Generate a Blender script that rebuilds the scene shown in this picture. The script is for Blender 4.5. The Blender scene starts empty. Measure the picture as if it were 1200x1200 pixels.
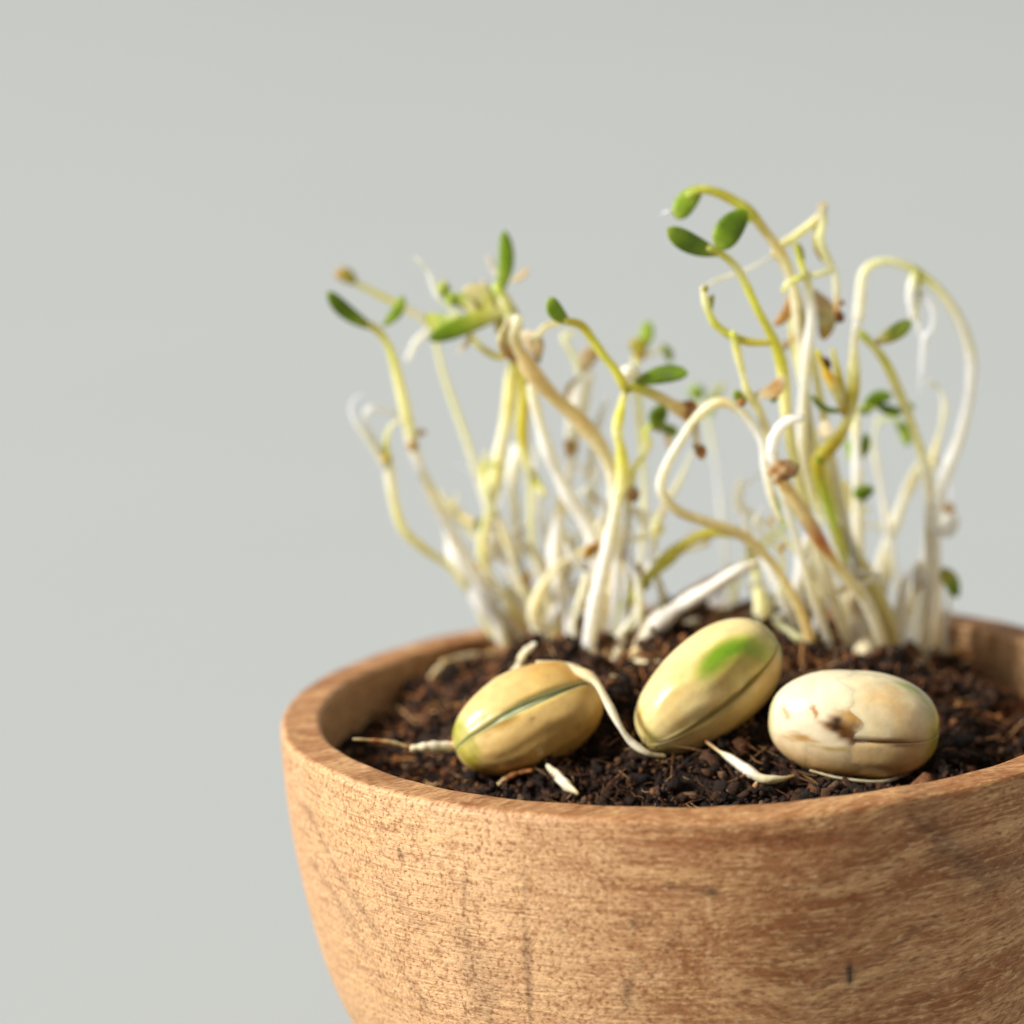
import bpy, math, random
import numpy as np
from mathutils import Vector, Matrix

# ------------------------------------------------------------------ camera, light, exposure
sc = bpy.context.scene
CM = 0.01                      # lengths below are written in centimetres
RIM = 4.0                      # height of the bowl's rim above the table
EL, ROLL, CX, CY, DIST, FPX = 0.2022, -0.0488, 826.9, 815.2, 28.0, 4667.5
FW = np.array([0, math.cos(EL), -math.sin(EL)])
_rt = np.array([1.0, 0, 0]); _up = np.cross(_rt, FW)
RT = math.cos(ROLL)*_rt + math.sin(ROLL)*_up
UP = -math.sin(ROLL)*_rt + math.cos(ROLL)*_up
CAM = np.array([0, 0, RIM]) - (FW + (CX-600)/FPX*RT - (CY-600)/FPX*UP)*DIST

cam_d = bpy.data.cameras.new('camera')
cam = bpy.data.objects.new('camera', cam_d); sc.collection.objects.link(cam)
cam.matrix_world = Matrix([[RT[0], UP[0], -FW[0], CAM[0]*CM], [RT[1], UP[1], -FW[1], CAM[1]*CM],
                           [RT[2], UP[2], -FW[2], CAM[2]*CM], [0, 0, 0, 1]])
cam_d.sensor_width = 36; cam_d.lens = FPX/1200*36
cam_d.clip_start = 0.01; cam_d.clip_end = 20
cam_d.dof.use_dof = True
cam_d.dof.focus_distance = (DIST-1.9)*CM
cam_d.dof.aperture_fstop = 22
cam_d.dof.aperture_blades = 0
sc.camera = cam

w = bpy.data.worlds.new('World'); sc.world = w; w.use_nodes = True
bg = w.node_tree.nodes['Background']
bg.inputs[0].default_value = (1.0, 0.975, 0.94, 1); bg.inputs[1].default_value = 0.34

def area_lamp(name, direction, dist, size, power, col):
    d = bpy.data.lights.new(name, 'AREA'); d.shape = 'DISK'; d.size = size; d.energy = power; d.color = col
    o = bpy.data.objects.new(name, d); sc.collection.objects.link(o)
    v = Vector(direction).normalized(); o.location = v*dist + Vector((0, 0, RIM*CM))
    o.rotation_euler = (-v).to_track_quat('-Z', 'Y').to_euler()
    return o
area_lamp('key_lamp', (-0.86, -0.27, 0.58), 10.0, 2.6, 1950, (1.0, 0.965, 0.91))

sc.render.engine = 'CYCLES'
sc.view_settings.view_transform = 'Standard'; sc.view_settings.look = 'None'
sc.view_settings.exposure = 0; sc.view_settings.gamma = 1; sc.view_settings.use_curve_mapping = False
sc.cycles.use_denoising = True
sc.cycles.max_bounces = 8; sc.cycles.transparent_max_bounces = 8
sc.cycles.filter_width = 1.5
sc.render.film_transparent = False

# ------------------------------------------------------------------ helpers
rng = np.random.default_rng(7)
COL = sc.collection

def lin(h, k=0.95):
    h = h.lstrip('#'); c = np.array([int(h[i:i+2], 16)/255 for i in (0, 2, 4)])
    return np.where(c <= 0.04045, c/12.92, ((c+0.055)/1.055)**2.4)*k

def proj(P):
    d = np.asarray(P, float) - CAM; z = d @ FW
    return np.stack([600+FPX*(d @ RT)/z, 600-FPX*(d @ UP)/z], -1)

def ray(px, py):
    d = FW + (px-600)/FPX*RT - (py-600)/FPX*UP
    return d/np.linalg.norm(d)

def at(px, py, Y):                              # the point seen at this place, Y cm behind the bowl's axis
    d = ray(px, py); return CAM + d*((Y-CAM[1])/d[1])

def soil_h(x, y):                               # height of the soil, smooth part
    m = 1-np.square(x+0.05)/5.4-np.square(y-0.95)/6.8
    return RIM - 0.42 + 0.60*np.clip(m, 0, 1)

def on_soil(px, py):
    lo, hi = -2.6, 2.6
    for Y in np.arange(-2.6, 2.62, 0.02):
        p = at(px, py, Y)
        if p[2] <= soil_h(p[0], p[1]):
            return p
        if Y > 0 and math.hypot(p[0], p[1]) > 2.42:                 # close to the far wall: stay inside it
            return p
    return at(px, py, 2.3)

def pxs(P):                                     # pixels per cm at a point
    return FPX/((np.asarray(P)-CAM) @ FW)

def tagit(o, label, cat, group=None, kind=None):
    if label: o['label'] = label
    if cat: o['category'] = cat
    if group: o['group'] = group
    if kind: o['kind'] = kind
    return o

def mesh_obj(name, V, F, mat, C=None, parent=None, origin=None, smooth=True):
    V = np.asarray(V, float)
    if origin is None: origin = np.array(parent['_o']) if parent is not None else np.zeros(3)
    me = bpy.data.meshes.new(name)
    loc = (V-np.asarray(origin))*CM
    if isinstance(F, np.ndarray):
        n, k = F.shape
        me.vertices.add(len(V)); me.vertices.foreach_set('co', loc.astype(np.float32).ravel())
        me.loops.add(n*k); me.loops.foreach_set('vertex_index', F.astype(np.int32).ravel())
        me.polygons.add(n); me.polygons.foreach_set('loop_start', np.arange(0, n*k, k, dtype=np.int32))
        me.update(calc_edges=True)
    else:
        me.from_pydata(loc.tolist(), [], F); me.update()
    me.validate()
    if C is not None:
        a = me.color_attributes.new('col', 'FLOAT_COLOR', 'POINT')
        c4 = np.ones((len(V), 4), np.float32); c4[:, :3] = C
        a.data.foreach_set('color', c4.ravel())
    if smooth: me.polygons.foreach_set('use_smooth', np.ones(len(me.polygons), bool))
    me.materials.append(mat)
    o = bpy.data.objects.new(name, me); COL.objects.link(o)
    if parent is not None: o.parent = parent
    else: o.location = np.asarray(origin)*CM
    return o

def thing(name, base, label, cat, group=None):
    o = bpy.data.objects.new(name, None); COL.objects.link(o)
    o.empty_display_size = 0.003; o.location = np.asarray(base)*CM
    o['_o'] = [float(v) for v in base]
    return tagit(o, label, cat, group)

def grid_faces(nu, nv, wrap_v=True):
    F = []
    for i in range(nu-1):
        for j in range(nv if wrap_v else nv-1):
            k = (j+1) % nv
            F.append((i*nv+j, i*nv+k, (i+1)*nv+k, (i+1)*nv+j))
    return np.array(F)

def catmull(P, per=7):
    P = np.asarray(P, float)
    Q = np.vstack([2*P[0]-P[1], P, 2*P[-1]-P[-2]])
    out = []
    for i in range(1, len(Q)-2):
        p0, p1, p2, p3 = Q[i-1], Q[i], Q[i+1], Q[i+2]
        for t in np.arange(per)/per:
            out.append(0.5*(2*p1+(p2-p0)*t+(2*p0-5*p1+4*p2-p3)*t*t+(3*p1-p0-3*p2+p3)*t**3))
    out.append(P[-1]); return np.array(out)

def lerp_list(vals, n):
    vals = np.asarray(vals, float)
    if vals.ndim == 1: vals = vals[:, None]
    t = np.linspace(0, len(vals)-1, n); i = np.minimum(t.astype(int), len(vals)-2) if len(vals) > 1 else np.zeros(n, int)
    if len(vals) == 1: return np.repeat(vals, n, 0)
    f = (t-i)[:, None]; return vals[i]*(1-f)+vals[i+1]*f

def tube_geo(P, R, C, sides=12, r=None, cap=True, lump=0.07, flat=0.9):
    r = r or rng
    n = len(P)
    T = np.gradient(P, axis=0); T /= np.linalg.norm(T, axis=1)[:, None]+1e-12
    N = np.zeros_like(P); a = np.array([0.3, -1, 0.2]); N[0] = a-T[0]*(a @ T[0]); N[0] /= np.linalg.norm(N[0])
    for i in range(1, n):
        v = N[i-1]-T[i]*(N[i-1] @ T[i]); N[i] = v/(np.linalg.norm(v)+1e-12)
    B = np.cross(T, N)
    s = np.linspace(0, 1, n); lum = np.ones(n)
    for k in range(4):
        lum += lump*r.uniform(0.2, 0.8)*np.sin(s*r.uniform(4, 34)+r.uniform(0, 6))
    R = R*lum
    th = np.arange(sides)/sides*2*np.pi
    ribs = 1+0.035*np.sin(th*3+r.uniform(0, 6))+0.02*np.sin(th*5+r.uniform(0, 6))
    V, Cc = [], []
    def ring(c, rad, i):
        V.append(c + rad*(np.outer(np.cos(th)*ribs, N[i])+np.outer(np.sin(th)*ribs*flat, B[i]))); Cc.append(np.repeat(C[i][None], sides, 0))
    if cap:
        for q in (1.0, 0.7, 0.35):
            ring(P[0]-T[0]*R[0]*math.sin(q*1.5), max(R[0]*math.cos(q*1.5), 1e-4), 0)
    for i in range(n): ring(P[i], R[i], i)
    if cap:
        for q in (0.35, 0.7, 1.0):
            ring(P[-1]+T[-1]*R[-1]*math.sin(q*1.5), max(R[-1]*math.cos(q*1.5), 1e-4), n-1)
    V = np.vstack(V); Cc = np.vstack(Cc)
    return V, grid_faces(len(V)//sides, sides), Cc

# ------------------------------------------------------------------ materials
def new_mat(name):
    m = bpy.data.materials.new(name); m.use_nodes = True
    nt = m.node_tree; b = nt.nodes['Principled BSDF']
    return m, nt, b

def nd(nt, t, **kw):
    n = nt.nodes.new(t)
    for k, v in kw.items(): setattr(n, k, v)
    return n

def ramp(nt, fac, stops, interp='LINEAR'):
    r = nd(nt, 'ShaderNodeValToRGB'); r.color_ramp.interpolation = interp
    e = r.color_ramp.elements
    while len(e) < len(stops): e.new(0.5)
    for k, (p, c) in enumerate(stops):
        e[k].position = p; e[k].color = (c, c, c, 1) if np.isscalar(c) else (*c, 1)
    nt.links.new(fac, r.inputs[0]); return r.outputs[0]

def mix(nt, fac, a, b, mode='MIX'):
    m = nd(nt, 'ShaderNodeMix', data_type='RGBA', blend_type=mode)
    for s, v in ((m.inputs[0], fac), (m.inputs[6], a), (m.inputs[7], b)):
        if hasattr(v, 'links'): nt.links.new(v, s)
        else: s.default_value = v if np.isscalar(v) else (*v, 1)
    return m.outputs[2]

def noise(nt, vec, scale, detail=4, rough=0.55, dist=0.0):
    n = nd(nt, 'ShaderNodeTexNoise'); n.inputs['Scale'].default_value = scale
    n.inputs['Detail'].default_value = detail; n.inputs['Roughness'].default_value = rough
    n.inputs['Distortion'].default_value = dist
    nt.links.new(vec, n.inputs['Vector']); return n.outputs['Fac']

def coords(nt, scale=(100, 100, 100), rot=(0, 0, 0), src='Object', loc=(0, 0, 0)):
    tc = nd(nt, 'ShaderNodeTexCoord'); mp = nd(nt, 'ShaderNodeMapping')
    mp.inputs['Scale'].default_value = scale; mp.inputs['Rotation'].default_value = rot; mp.inputs['Location'].default_value = loc
    nt.links.new(tc.outputs[src], mp.inputs['Vector']); return mp.outputs[0]

def bump(nt, b, h, strength, dist):
    n = nd(nt, 'ShaderNodeBump'); n.inputs['Strength'].default_value = strength; n.inputs['Distance'].default_value = dist
    nt.links.new(h, n.inputs['Height']); nt.links.new(n.outputs[0], b.inputs['Normal'])

def plant_mat(name, rough, sss, var, bumpd, spot=None, spec=0.45, nscale=16, trans=0.0, sscale=0.0010):
    m, nt, b = new_mat(name)
    at_ = nd(nt, 'ShaderNodeVertexColor', layer_name='col')
    v = coords(nt)
    n1 = noise(nt, v, nscale, 5); n2 = noise(nt, v, nscale*0.22, 3)
    f = ramp(nt, n1, [(0.3, 1-var), (0.7, 1+var*0.35)])
    c = mix(nt, 1.0, at_.outputs[0], f, 'MULTIPLY')
    c = mix(nt, ramp(nt, n2, [(0.52, 0.0), (0.75, 0.16)]), c, lin('#d8b878'))if spot is None else c
    if spot is not None:
        c = mix(nt, ramp(nt, n2, [(0.55, 0.0), (0.78, spot[0])]), c, lin(spot[1]))
    nt.links.new(c, b.inputs['Base Color'])
    b.inputs['Roughness'].default_value = rough; b.inputs['Specular IOR Level'].default_value = spec
    b.inputs['Subsurface Weight'].default_value = sss; b.inputs['Subsurface Radius'].default_value = (1.0, 0.85, 0.5)
    b.inputs['Subsurface Scale'].default_value = sscale
    bump(nt, b, n1, 0.5, bumpd)
    if trans:
        tr = nd(nt, 'ShaderNodeBsdfTranslucent'); ms = nd(nt, 'ShaderNodeMixShader'); ms.inputs[0].default_value = trans
        nt.links.new(c, tr.inputs[0]); nt.links.new(b.outputs[0], ms.inputs[1]); nt.links.new(tr.outputs[0], ms.inputs[2])
        nt.links.new(ms.outputs[0], nt.nodes['Material Output'].inputs[0])
    return m

M_STEM = plant_mat('sprout_stem', 0.42, 1.0, 0.14, 0.00022, sscale=0.0026)
M_LEAF = plant_mat('cotyledon_leaf', 0.46, 0.15, 0.22, 0.00006, spot=(0.25, '#a8b040'), trans=0.3)
M_HUSK = plant_mat('dry_husk', 0.6, 0.2, 0.4, 0.0002, spot=(0.4, '#8a5a26'), spec=0.3, trans=0.25)
M_BEAN = plant_mat('bean_skin', 0.26, 0.5, 0.16, 0.00010, spot=(0.4, '#d3a45c'), spec=0.5, nscale=11)
M_ROOT = plant_mat('root', 0.55, 0.4, 0.28, 0.00015, spot=(0.5, '#b98a56'))

def wood_mat():
    m, nt, b = new_mat('turned_wood')
    ang = math.radians(-20)
    v0 = coords(nt)                                                     # centimetres
    vr = nd(nt, 'ShaderNodeVectorRotate', rotation_type='EULER_XYZ'); vr.inputs['Rotation'].default_value = (0.0, math.radians(3), ang)
    nt.links.new(v0, vr.inputs['Vector']); v = vr.outputs[0]
    # slow warp of the grain
    wn = nd(nt, 'ShaderNodeTexNoise'); wn.inputs['Scale'].default_value = 0.55; wn.inputs['Detail'].default_value = 2
    nt.links.new(v, wn.inputs['Vector'])
    sub = nd(nt, 'ShaderNodeVectorMath', operation='SUBTRACT'); nt.links.new(wn.outputs['Color'], sub.inputs[0]); sub.inputs[1].default_value = (0.5, 0.5, 0.5)
    scl = nd(nt, 'ShaderNodeVectorMath', operation='MULTIPLY'); nt.links.new(sub.outputs[0], scl.inputs[0]); scl.inputs[1].default_value = (0.3, 1.1, 1.1)
    add = nd(nt, 'ShaderNodeVectorMath', operation='ADD'); nt.links.new(v, add.inputs[0]); nt.links.new(scl.outputs[0], add.inputs[1]); vw = add.outputs[0]
    def mp(s, loc=(0, 0, 0)):
        q = nd(nt, 'ShaderNodeMapping'); q.inputs['Scale'].default_value = s; q.inputs['Location'].default_value = loc
        nt.links.new(vw, q.inputs['Vector']); return q.outputs[0]
    def mq(sc_, loc=(0, 0, 0)):                                          # straight grain, hardly warped
        q0 = nd(nt, 'ShaderNodeVectorMath', operation='MULTIPLY'); nt.links.new(sub.outputs[0], q0.inputs[0]); q0.inputs[1].default_value = (0.1, 0.35, 0.35)
        q1 = nd(nt, 'ShaderNodeVectorMath', operation='ADD'); nt.links.new(v, q1.inputs[0]); nt.links.new(q0.outputs[0], q1.inputs[1])
        q = nd(nt, 'ShaderNodeMapping'); q.inputs['Scale'].default_value = sc_; q.inputs['Location'].default_value = loc
        nt.links.new(q1.outputs[0], q.inputs['Vector']); return q.outputs[0]
    fib = noise(nt, mp((0.30, 6, 6)), 1.0, 8, 0.66)                      # long fibres along the trunk
    hair = noise(nt, mp((1.1, 26, 26), (7, 3, 1)), 1.0, 4, 0.6)          # hairlines
    band = noise(nt, mp((0.10, 1.3, 1.9), (2, 8, 4)), 1.0, 3, 0.5)       # growth bands
    fine = noise(nt, mq((12, 42, 42), (3, 1, 7)), 1.0, 2, 0.6)           # pores
    fleck = noise(nt, mq((22, 24, 60), (1, 4, 2)), 1.0, 2, 0.5)          # ray flecks
    # how far the cut shows side grain (1) rather than end grain (0)
    geo = nd(nt, 'ShaderNodeNewGeometry'); dt = nd(nt, 'ShaderNodeVectorMath', operation='DOT_PRODUCT')
    nt.links.new(geo.outputs['Normal'], dt.inputs[0]); dt.inputs[1].default_value = (math.cos(-ang), math.sin(-ang), 0)
    ab = nd(nt, 'ShaderNodeMath', operation='ABSOLUTE'); nt.links.new(dt.outputs['Value'], ab.inputs[0])
    side = ramp(nt, ab.outputs[0], [(0.25, 1.0), (0.80, 0.12)])
    def times(a, b_):
        q = nd(nt, 'ShaderNodeMath', operation='MULTIPLY'); nt.links.new(a, q.inputs[0]); nt.links.new(b_, q.inputs[1]); return q.outputs[0]
    strk = noise(nt, mp((0.10, 2.6, 4.6), (4, 1, 9)), 1.0, 5, 0.55)      # red-brown heartwood streaks
    def mz(sc_, loc=(0, 0, 0)):
        q = nd(nt, 'ShaderNodeMapping'); q.inputs['Scale'].default_value = sc_; q.inputs['Location'].default_value = loc
        nt.links.new(v0, q.inputs['Vector']); return q.outputs[0]
    lathe_ = noise(nt, mz((2.2, 2.2, 42), (1, 2, 3)), 1.0, 3, 0.65)      # turning marks round the bowl
    c = mix(nt, side, lin('#d4ab80', 1), mix(nt, ramp(nt, band, [(0.36, 0.0), (0.66, 0.8)]), lin('#c9996a', 1), lin('#a66e42', 1)))
    c = mix(nt, times(ramp(nt, fib, [(0.46, 0.0), (0.66, 0.75)]), side), c, lin('#8c5220', 1))
    c = mix(nt, times(ramp(nt, fib, [(0.30, 0.5), (0.44, 0.0)]), side), c, lin('#d9ac6c', 1))
    c = mix(nt, times(ramp(nt, strk, [(0.48, 0.0), (0.62, 0.75)]), side), c, lin('#85481c', 1))
    c = mix(nt, ramp(nt, hair, [(0.36, 0.5), (0.47, 0.0)]), c, lin('#8a5828', 1))
    c = mix(nt, ramp(nt, hair, [(0.54, 0.0), (0.68, 0.4)]), c, lin('#e2b87c', 1))
    c = mix(nt, ramp(nt, lathe_, [(0.34, 0.5), (0.46, 0.0)]), c, lin('#8a5a30', 1))
    c = mix(nt, ramp(nt, lathe_, [(0.54, 0.0), (0.66, 0.42)]), c, lin('#e4bb80', 1))
    c = mix(nt, ramp(nt, fine, [(0.34, 0.75), (0.46, 0.0)]), c, lin('#7a4a26', 1))
    c = mix(nt, ramp(nt, fine, [(0.56, 0.0), (0.70, 0.4)]), c, lin('#ecca9c', 1))
    c = mix(nt, ramp(nt, fleck, [(0.36, 0.3), (0.46, 0.0)]), c, lin('#905c30', 1))
    mk = nd(nt, 'ShaderNodeVertexColor', layer_name='col')
    sep = nd(nt, 'ShaderNodeSeparateColor'); nt.links.new(mk.outputs[0], sep.inputs[0])
    br = nd(nt, 'ShaderNodeMath', operation='MULTIPLY'); nt.links.new(sep.outputs[0], br.inputs[0])
    nt.links.new(ramp(nt, fine, [(0.2, 1.0), (0.8, 0.45)]), br.inputs[1])
    c = mix(nt, sep.outputs[2], c, lin('#7e4016', 1))
    c = mix(nt, br.outputs[0], c, lin('#4a3020', 1))                     # stains
    c = mix(nt, sep.outputs[1], c, lin('#150b06', 1))                    # slits and pin holes
    nt.links.new(c, b.inputs['Base Color'])
    b.inputs['Roughness'].default_value = 0.58; b.inputs['Specular IOR Level'].default_value = 0.32
    h = nd(nt, 'ShaderNodeMath', operation='MULTIPLY_ADD'); nt.links.new(fine, h.inputs[0]); h.inputs[1].default_value = 0.7; nt.links.new(lathe_, h.inputs[2])
    bump(nt, b, h.outputs[0], 0.5, 0.00022)
    return m
M_WOOD = wood_mat()

def soil_mat():
    m, nt, b = new_mat('potting_soil')
    a = nd(nt, 'ShaderNodeVertexColor', layer_name='col'); v = coords(nt)
    n = noise(nt, v, 22, 5, 0.7)
    c = mix(nt, 1.0, a.outputs[0], ramp(nt, n, [(0.3, 0.35), (0.7, 1.5)]), 'MULTIPLY')
    nt.links.new(c, b.inputs['Base Color']); b.inputs['Roughness'].default_value = 0.8; b.inputs['Specular IOR Level'].default_value = 0.3
    bump(nt, b, n, 0.9, 0.0006)
    return m
M_SOIL = soil_mat()

def paper_mat():
    m, nt, b = new_mat('grey_paper')
    v = coords(nt, (1, 1, 1)); n = noise(nt, v, 9, 3); n2 = noise(nt, v, 900, 3)
    nt.links.new(mix(nt, ramp(nt, n, [(0.35, 0), (0.65, 1)]), (0.431, 0.455, 0.453), (0.437, 0.461, 0.460)), b.inputs['Base Color'])
    b.inputs['Roughness'].default_value = 1.0; b.inputs['Specular IOR Level'].default_value = 0.0
    bump(nt, b, n2, 0.05, 0.0001)
    return m

# ------------------------------------------------------------------ setting: a paper sweep, table and back in one sheet
prof = [(-300, 0.0)] + [(500, 0.0)] + [(500+40*math.sin(t), 40-40*math.cos(t)) for t in np.linspace(0.08, math.pi/2, 16)] + [(540, 220)]
V = [(x, y, z) for y, z in prof for x in (-400, 400)]
F = [(2*i, 2*i+1, 2*i+3, 2*i+2) for i in range(len(prof)-1)]
o = mesh_obj('backdrop', V, F, paper_mat()); o['kind'] = 'structure'
tagit(o, 'plain pale grey seamless backdrop behind the bowl', 'backdrop')

# ------------------------------------------------------------------ the wooden bowl
def lathe(profile, seg, a0=0.0, a1=2*math.pi):
    th = np.arange(seg)/seg*2*np.pi
    P = np.array(profile)
    V = np.stack([np.outer(P[:, 0], np.cos(th)), np.outer(P[:, 0], np.sin(th)), np.repeat(P[:, 1][:, None], seg, 1)], -1).reshape(-1, 3)
    return V, grid_faces(len(P), seg)

def smooth_prof(p, n):
    return catmull(np.array([(a, b, 0) for a, b in p]), n)[:, :2]

outer = [(1.0, 0.02), (1.35, 0.06), (1.42, 0.2), (1.62, 0.42), (2.0, 0.78), (2.33, 1.25), (2.60, 1.80), (2.76, 2.2), (2.86, 2.6), (2.945, 3.1), (2.985, 3.5), (3.0, 3.80), (3.0, 3.92)]
outer = smooth_prof(outer, 16)
bev_o = [(3.0-0.045*(1-math.cos(t)), 3.92+0.06*math.sin(t)) for t in np.linspace(0.15, math.pi/2, 7)]
rimp = np.linspace([2.955, 3.98], [2.755, 3.985], 10)
bev_i = [(2.755-0.045*math.sin(t), 3.985-0.05*(1-math.cos(t))) for t in np.linspace(0.2, math.pi/2, 6)]
inner = smooth_prof([(2.71, 3.93), (2.70, 3.6), (2.66, 3.2), (2.56, 2.6), (2.3, 1.9), (1.8, 1.3), (1.0, 0.95), (0.02, 0.9)], 6)

def marks(V):
    px = proj(V); C = np.zeros((len(V), 3))
    nrm = V[:, :2]/(np.linalg.norm(V[:, :2], axis=1)[:, None]+1e-9)
    front = (nrm[:, 1] < 0.15)
    def seg(a, b, wid, k, ch):
        a = np.array(a, float); b = np.array(b, float)
        t = np.clip(((px-a) @ (b-a))/((b-a) @ (b-a)), 0, 1)
        d = np.linalg.norm(px-(a+t[:, None]*(b-a)), axis=1)
        wob = 0.9+0.4*np.sin(px[:, 0]*0.021+px[:, 1]*0.037+wid)+0.3*np.sin(px[:, 0]*0.053-px[:, 1]*0.061+a[0])+0.25*np.sin(px[:, 0]*0.13+px[:, 1]*0.11)
        wob = np.ones(len(px)) if ch == 1 else wob
        C[:, ch] = np.maximum(C[:, ch], k*np.exp(-np.square(d/(wid*np.clip(wob, 0.3, 2))))*front)
    seg((1068, 955), (1160, 1035), 16, 0.75, 0); seg((1075, 940), (1110, 985), 26, 0.4, 0); seg((1130, 1010), (1185, 1020), 20, 0.5, 0)
    seg((1160, 1035), (1000, 1140), 3, 0.45, 0); seg((1000, 1140), (930, 1165), 3, 0.3, 0)
    seg((785, 1038), (838, 1046), 6, 0.85, 0); seg((745, 1075), (742, 1085), 6, 0.6, 0)
    seg((615, 1020), (617, 1100), 3.5, 0.55, 0); seg((617, 1100), (622, 1210), 5, 0.7, 0)
    seg((545, 1030), (543, 1090), 3.5, 0.5, 0); seg((543, 1090), (575, 1200), 16, 0.4, 0)
    seg((358, 945), (400, 1030), 3, 0.5, 0); seg((400, 1030), (500, 1180), 3.5, 0.5, 0); seg((365, 1010), (420, 1090), 3, 0.4, 0)
    seg((448, 930), (446, 1000), 4, 0.3, 0); seg((800, 1080), (760, 1150), 4, 0.4, 0); seg((738, 1150), (735, 1175), 5, 0.75, 0)
    seg((880, 985), (1000, 975), 4, 0.3, 0); seg((900, 1045), (1010, 1030), 3, 0.35, 0); seg((930, 1110), (985, 1098), 5, 0.35, 0)
    seg((830, 988), (1010, 982), 13, 0.55, 2); seg((900, 1018), (1030, 1006), 8, 0.45, 2); seg((860, 1062), (1020, 1050), 6, 0.4, 2); seg((880, 1150), (1040, 1120), 7, 0.35, 2); seg((730, 985), (830, 990), 9, 0.35, 2)
    seg((950, 1180), (1090, 1120), 3, 0.45, 0); seg((1040, 1195), (1150, 1130), 3, 0.3, 0); seg((430, 1010), (520, 1120), 2.6, 0.4, 0); seg((470, 960), (560, 1060), 2.2, 0.25, 0); seg((395, 1060), (450, 1150), 2.6, 0.4, 0)
    seg((995, 1133), (996, 1150), 4.0, 1.0, 1); seg((838, 1045), (832, 1044), 5, 0.6, 1); seg((468, 998), (470, 1003), 2.6, 0.6, 1); seg((655, 1088), (658, 1092), 2.6, 0.6, 1)
    return C

bowl = thing('wooden_bowl', (0, 0, 0), 'small round turned wooden bowl with warm brown grain, filled with dark soil', 'bowl')
SEG = 900
V, F = lathe(outer, SEG)
top_o = np.vstack([outer[-1:], bev_o])
ro = np.vstack([top_o, rimp, bev_i, inner[:1]])
rw = np.random.default_rng(3)
def uneven(V):                                    # hand-turned: not perfectly true
    a = np.arctan2(V[:, 1], V[:, 0])
    k = 1+0.0022*np.sin(3*a+0.6)+0.0014*np.sin(7*a+2)+0.0007*np.sin(17*a+V[:, 2]*3)
    V = V.copy(); V[:, 0] *= k; V[:, 1] *= k
    top = np.clip((V[:, 2]-3.6)/0.35, 0, 1)
    V[:, 2] += top*(0.008*np.sin(2*a+1)+0.004*np.sin(9*a)+0.002*np.sin(31*a)); return V
V = uneven(V); mesh_obj('outer_wall', V, F, M_WOOD, marks(V), bowl)
V, F = lathe(ro, SEG); V = uneven(V); mesh_obj('rim', V, F, M_WOOD, marks(V), bowl)
V, F = lathe(inner, 360); V = uneven(V); mesh_obj('inner_wall', V, F, M_WOOD, np.zeros((len(V), 3)), bowl)
foot, Ff = lathe([(1.0, 0.02), (0.6, 0.035), (0.02, 0.04)], 360); mesh_obj('foot', foot, Ff, M_WOOD, np.zeros((len(foot), 3)), bowl)

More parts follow.
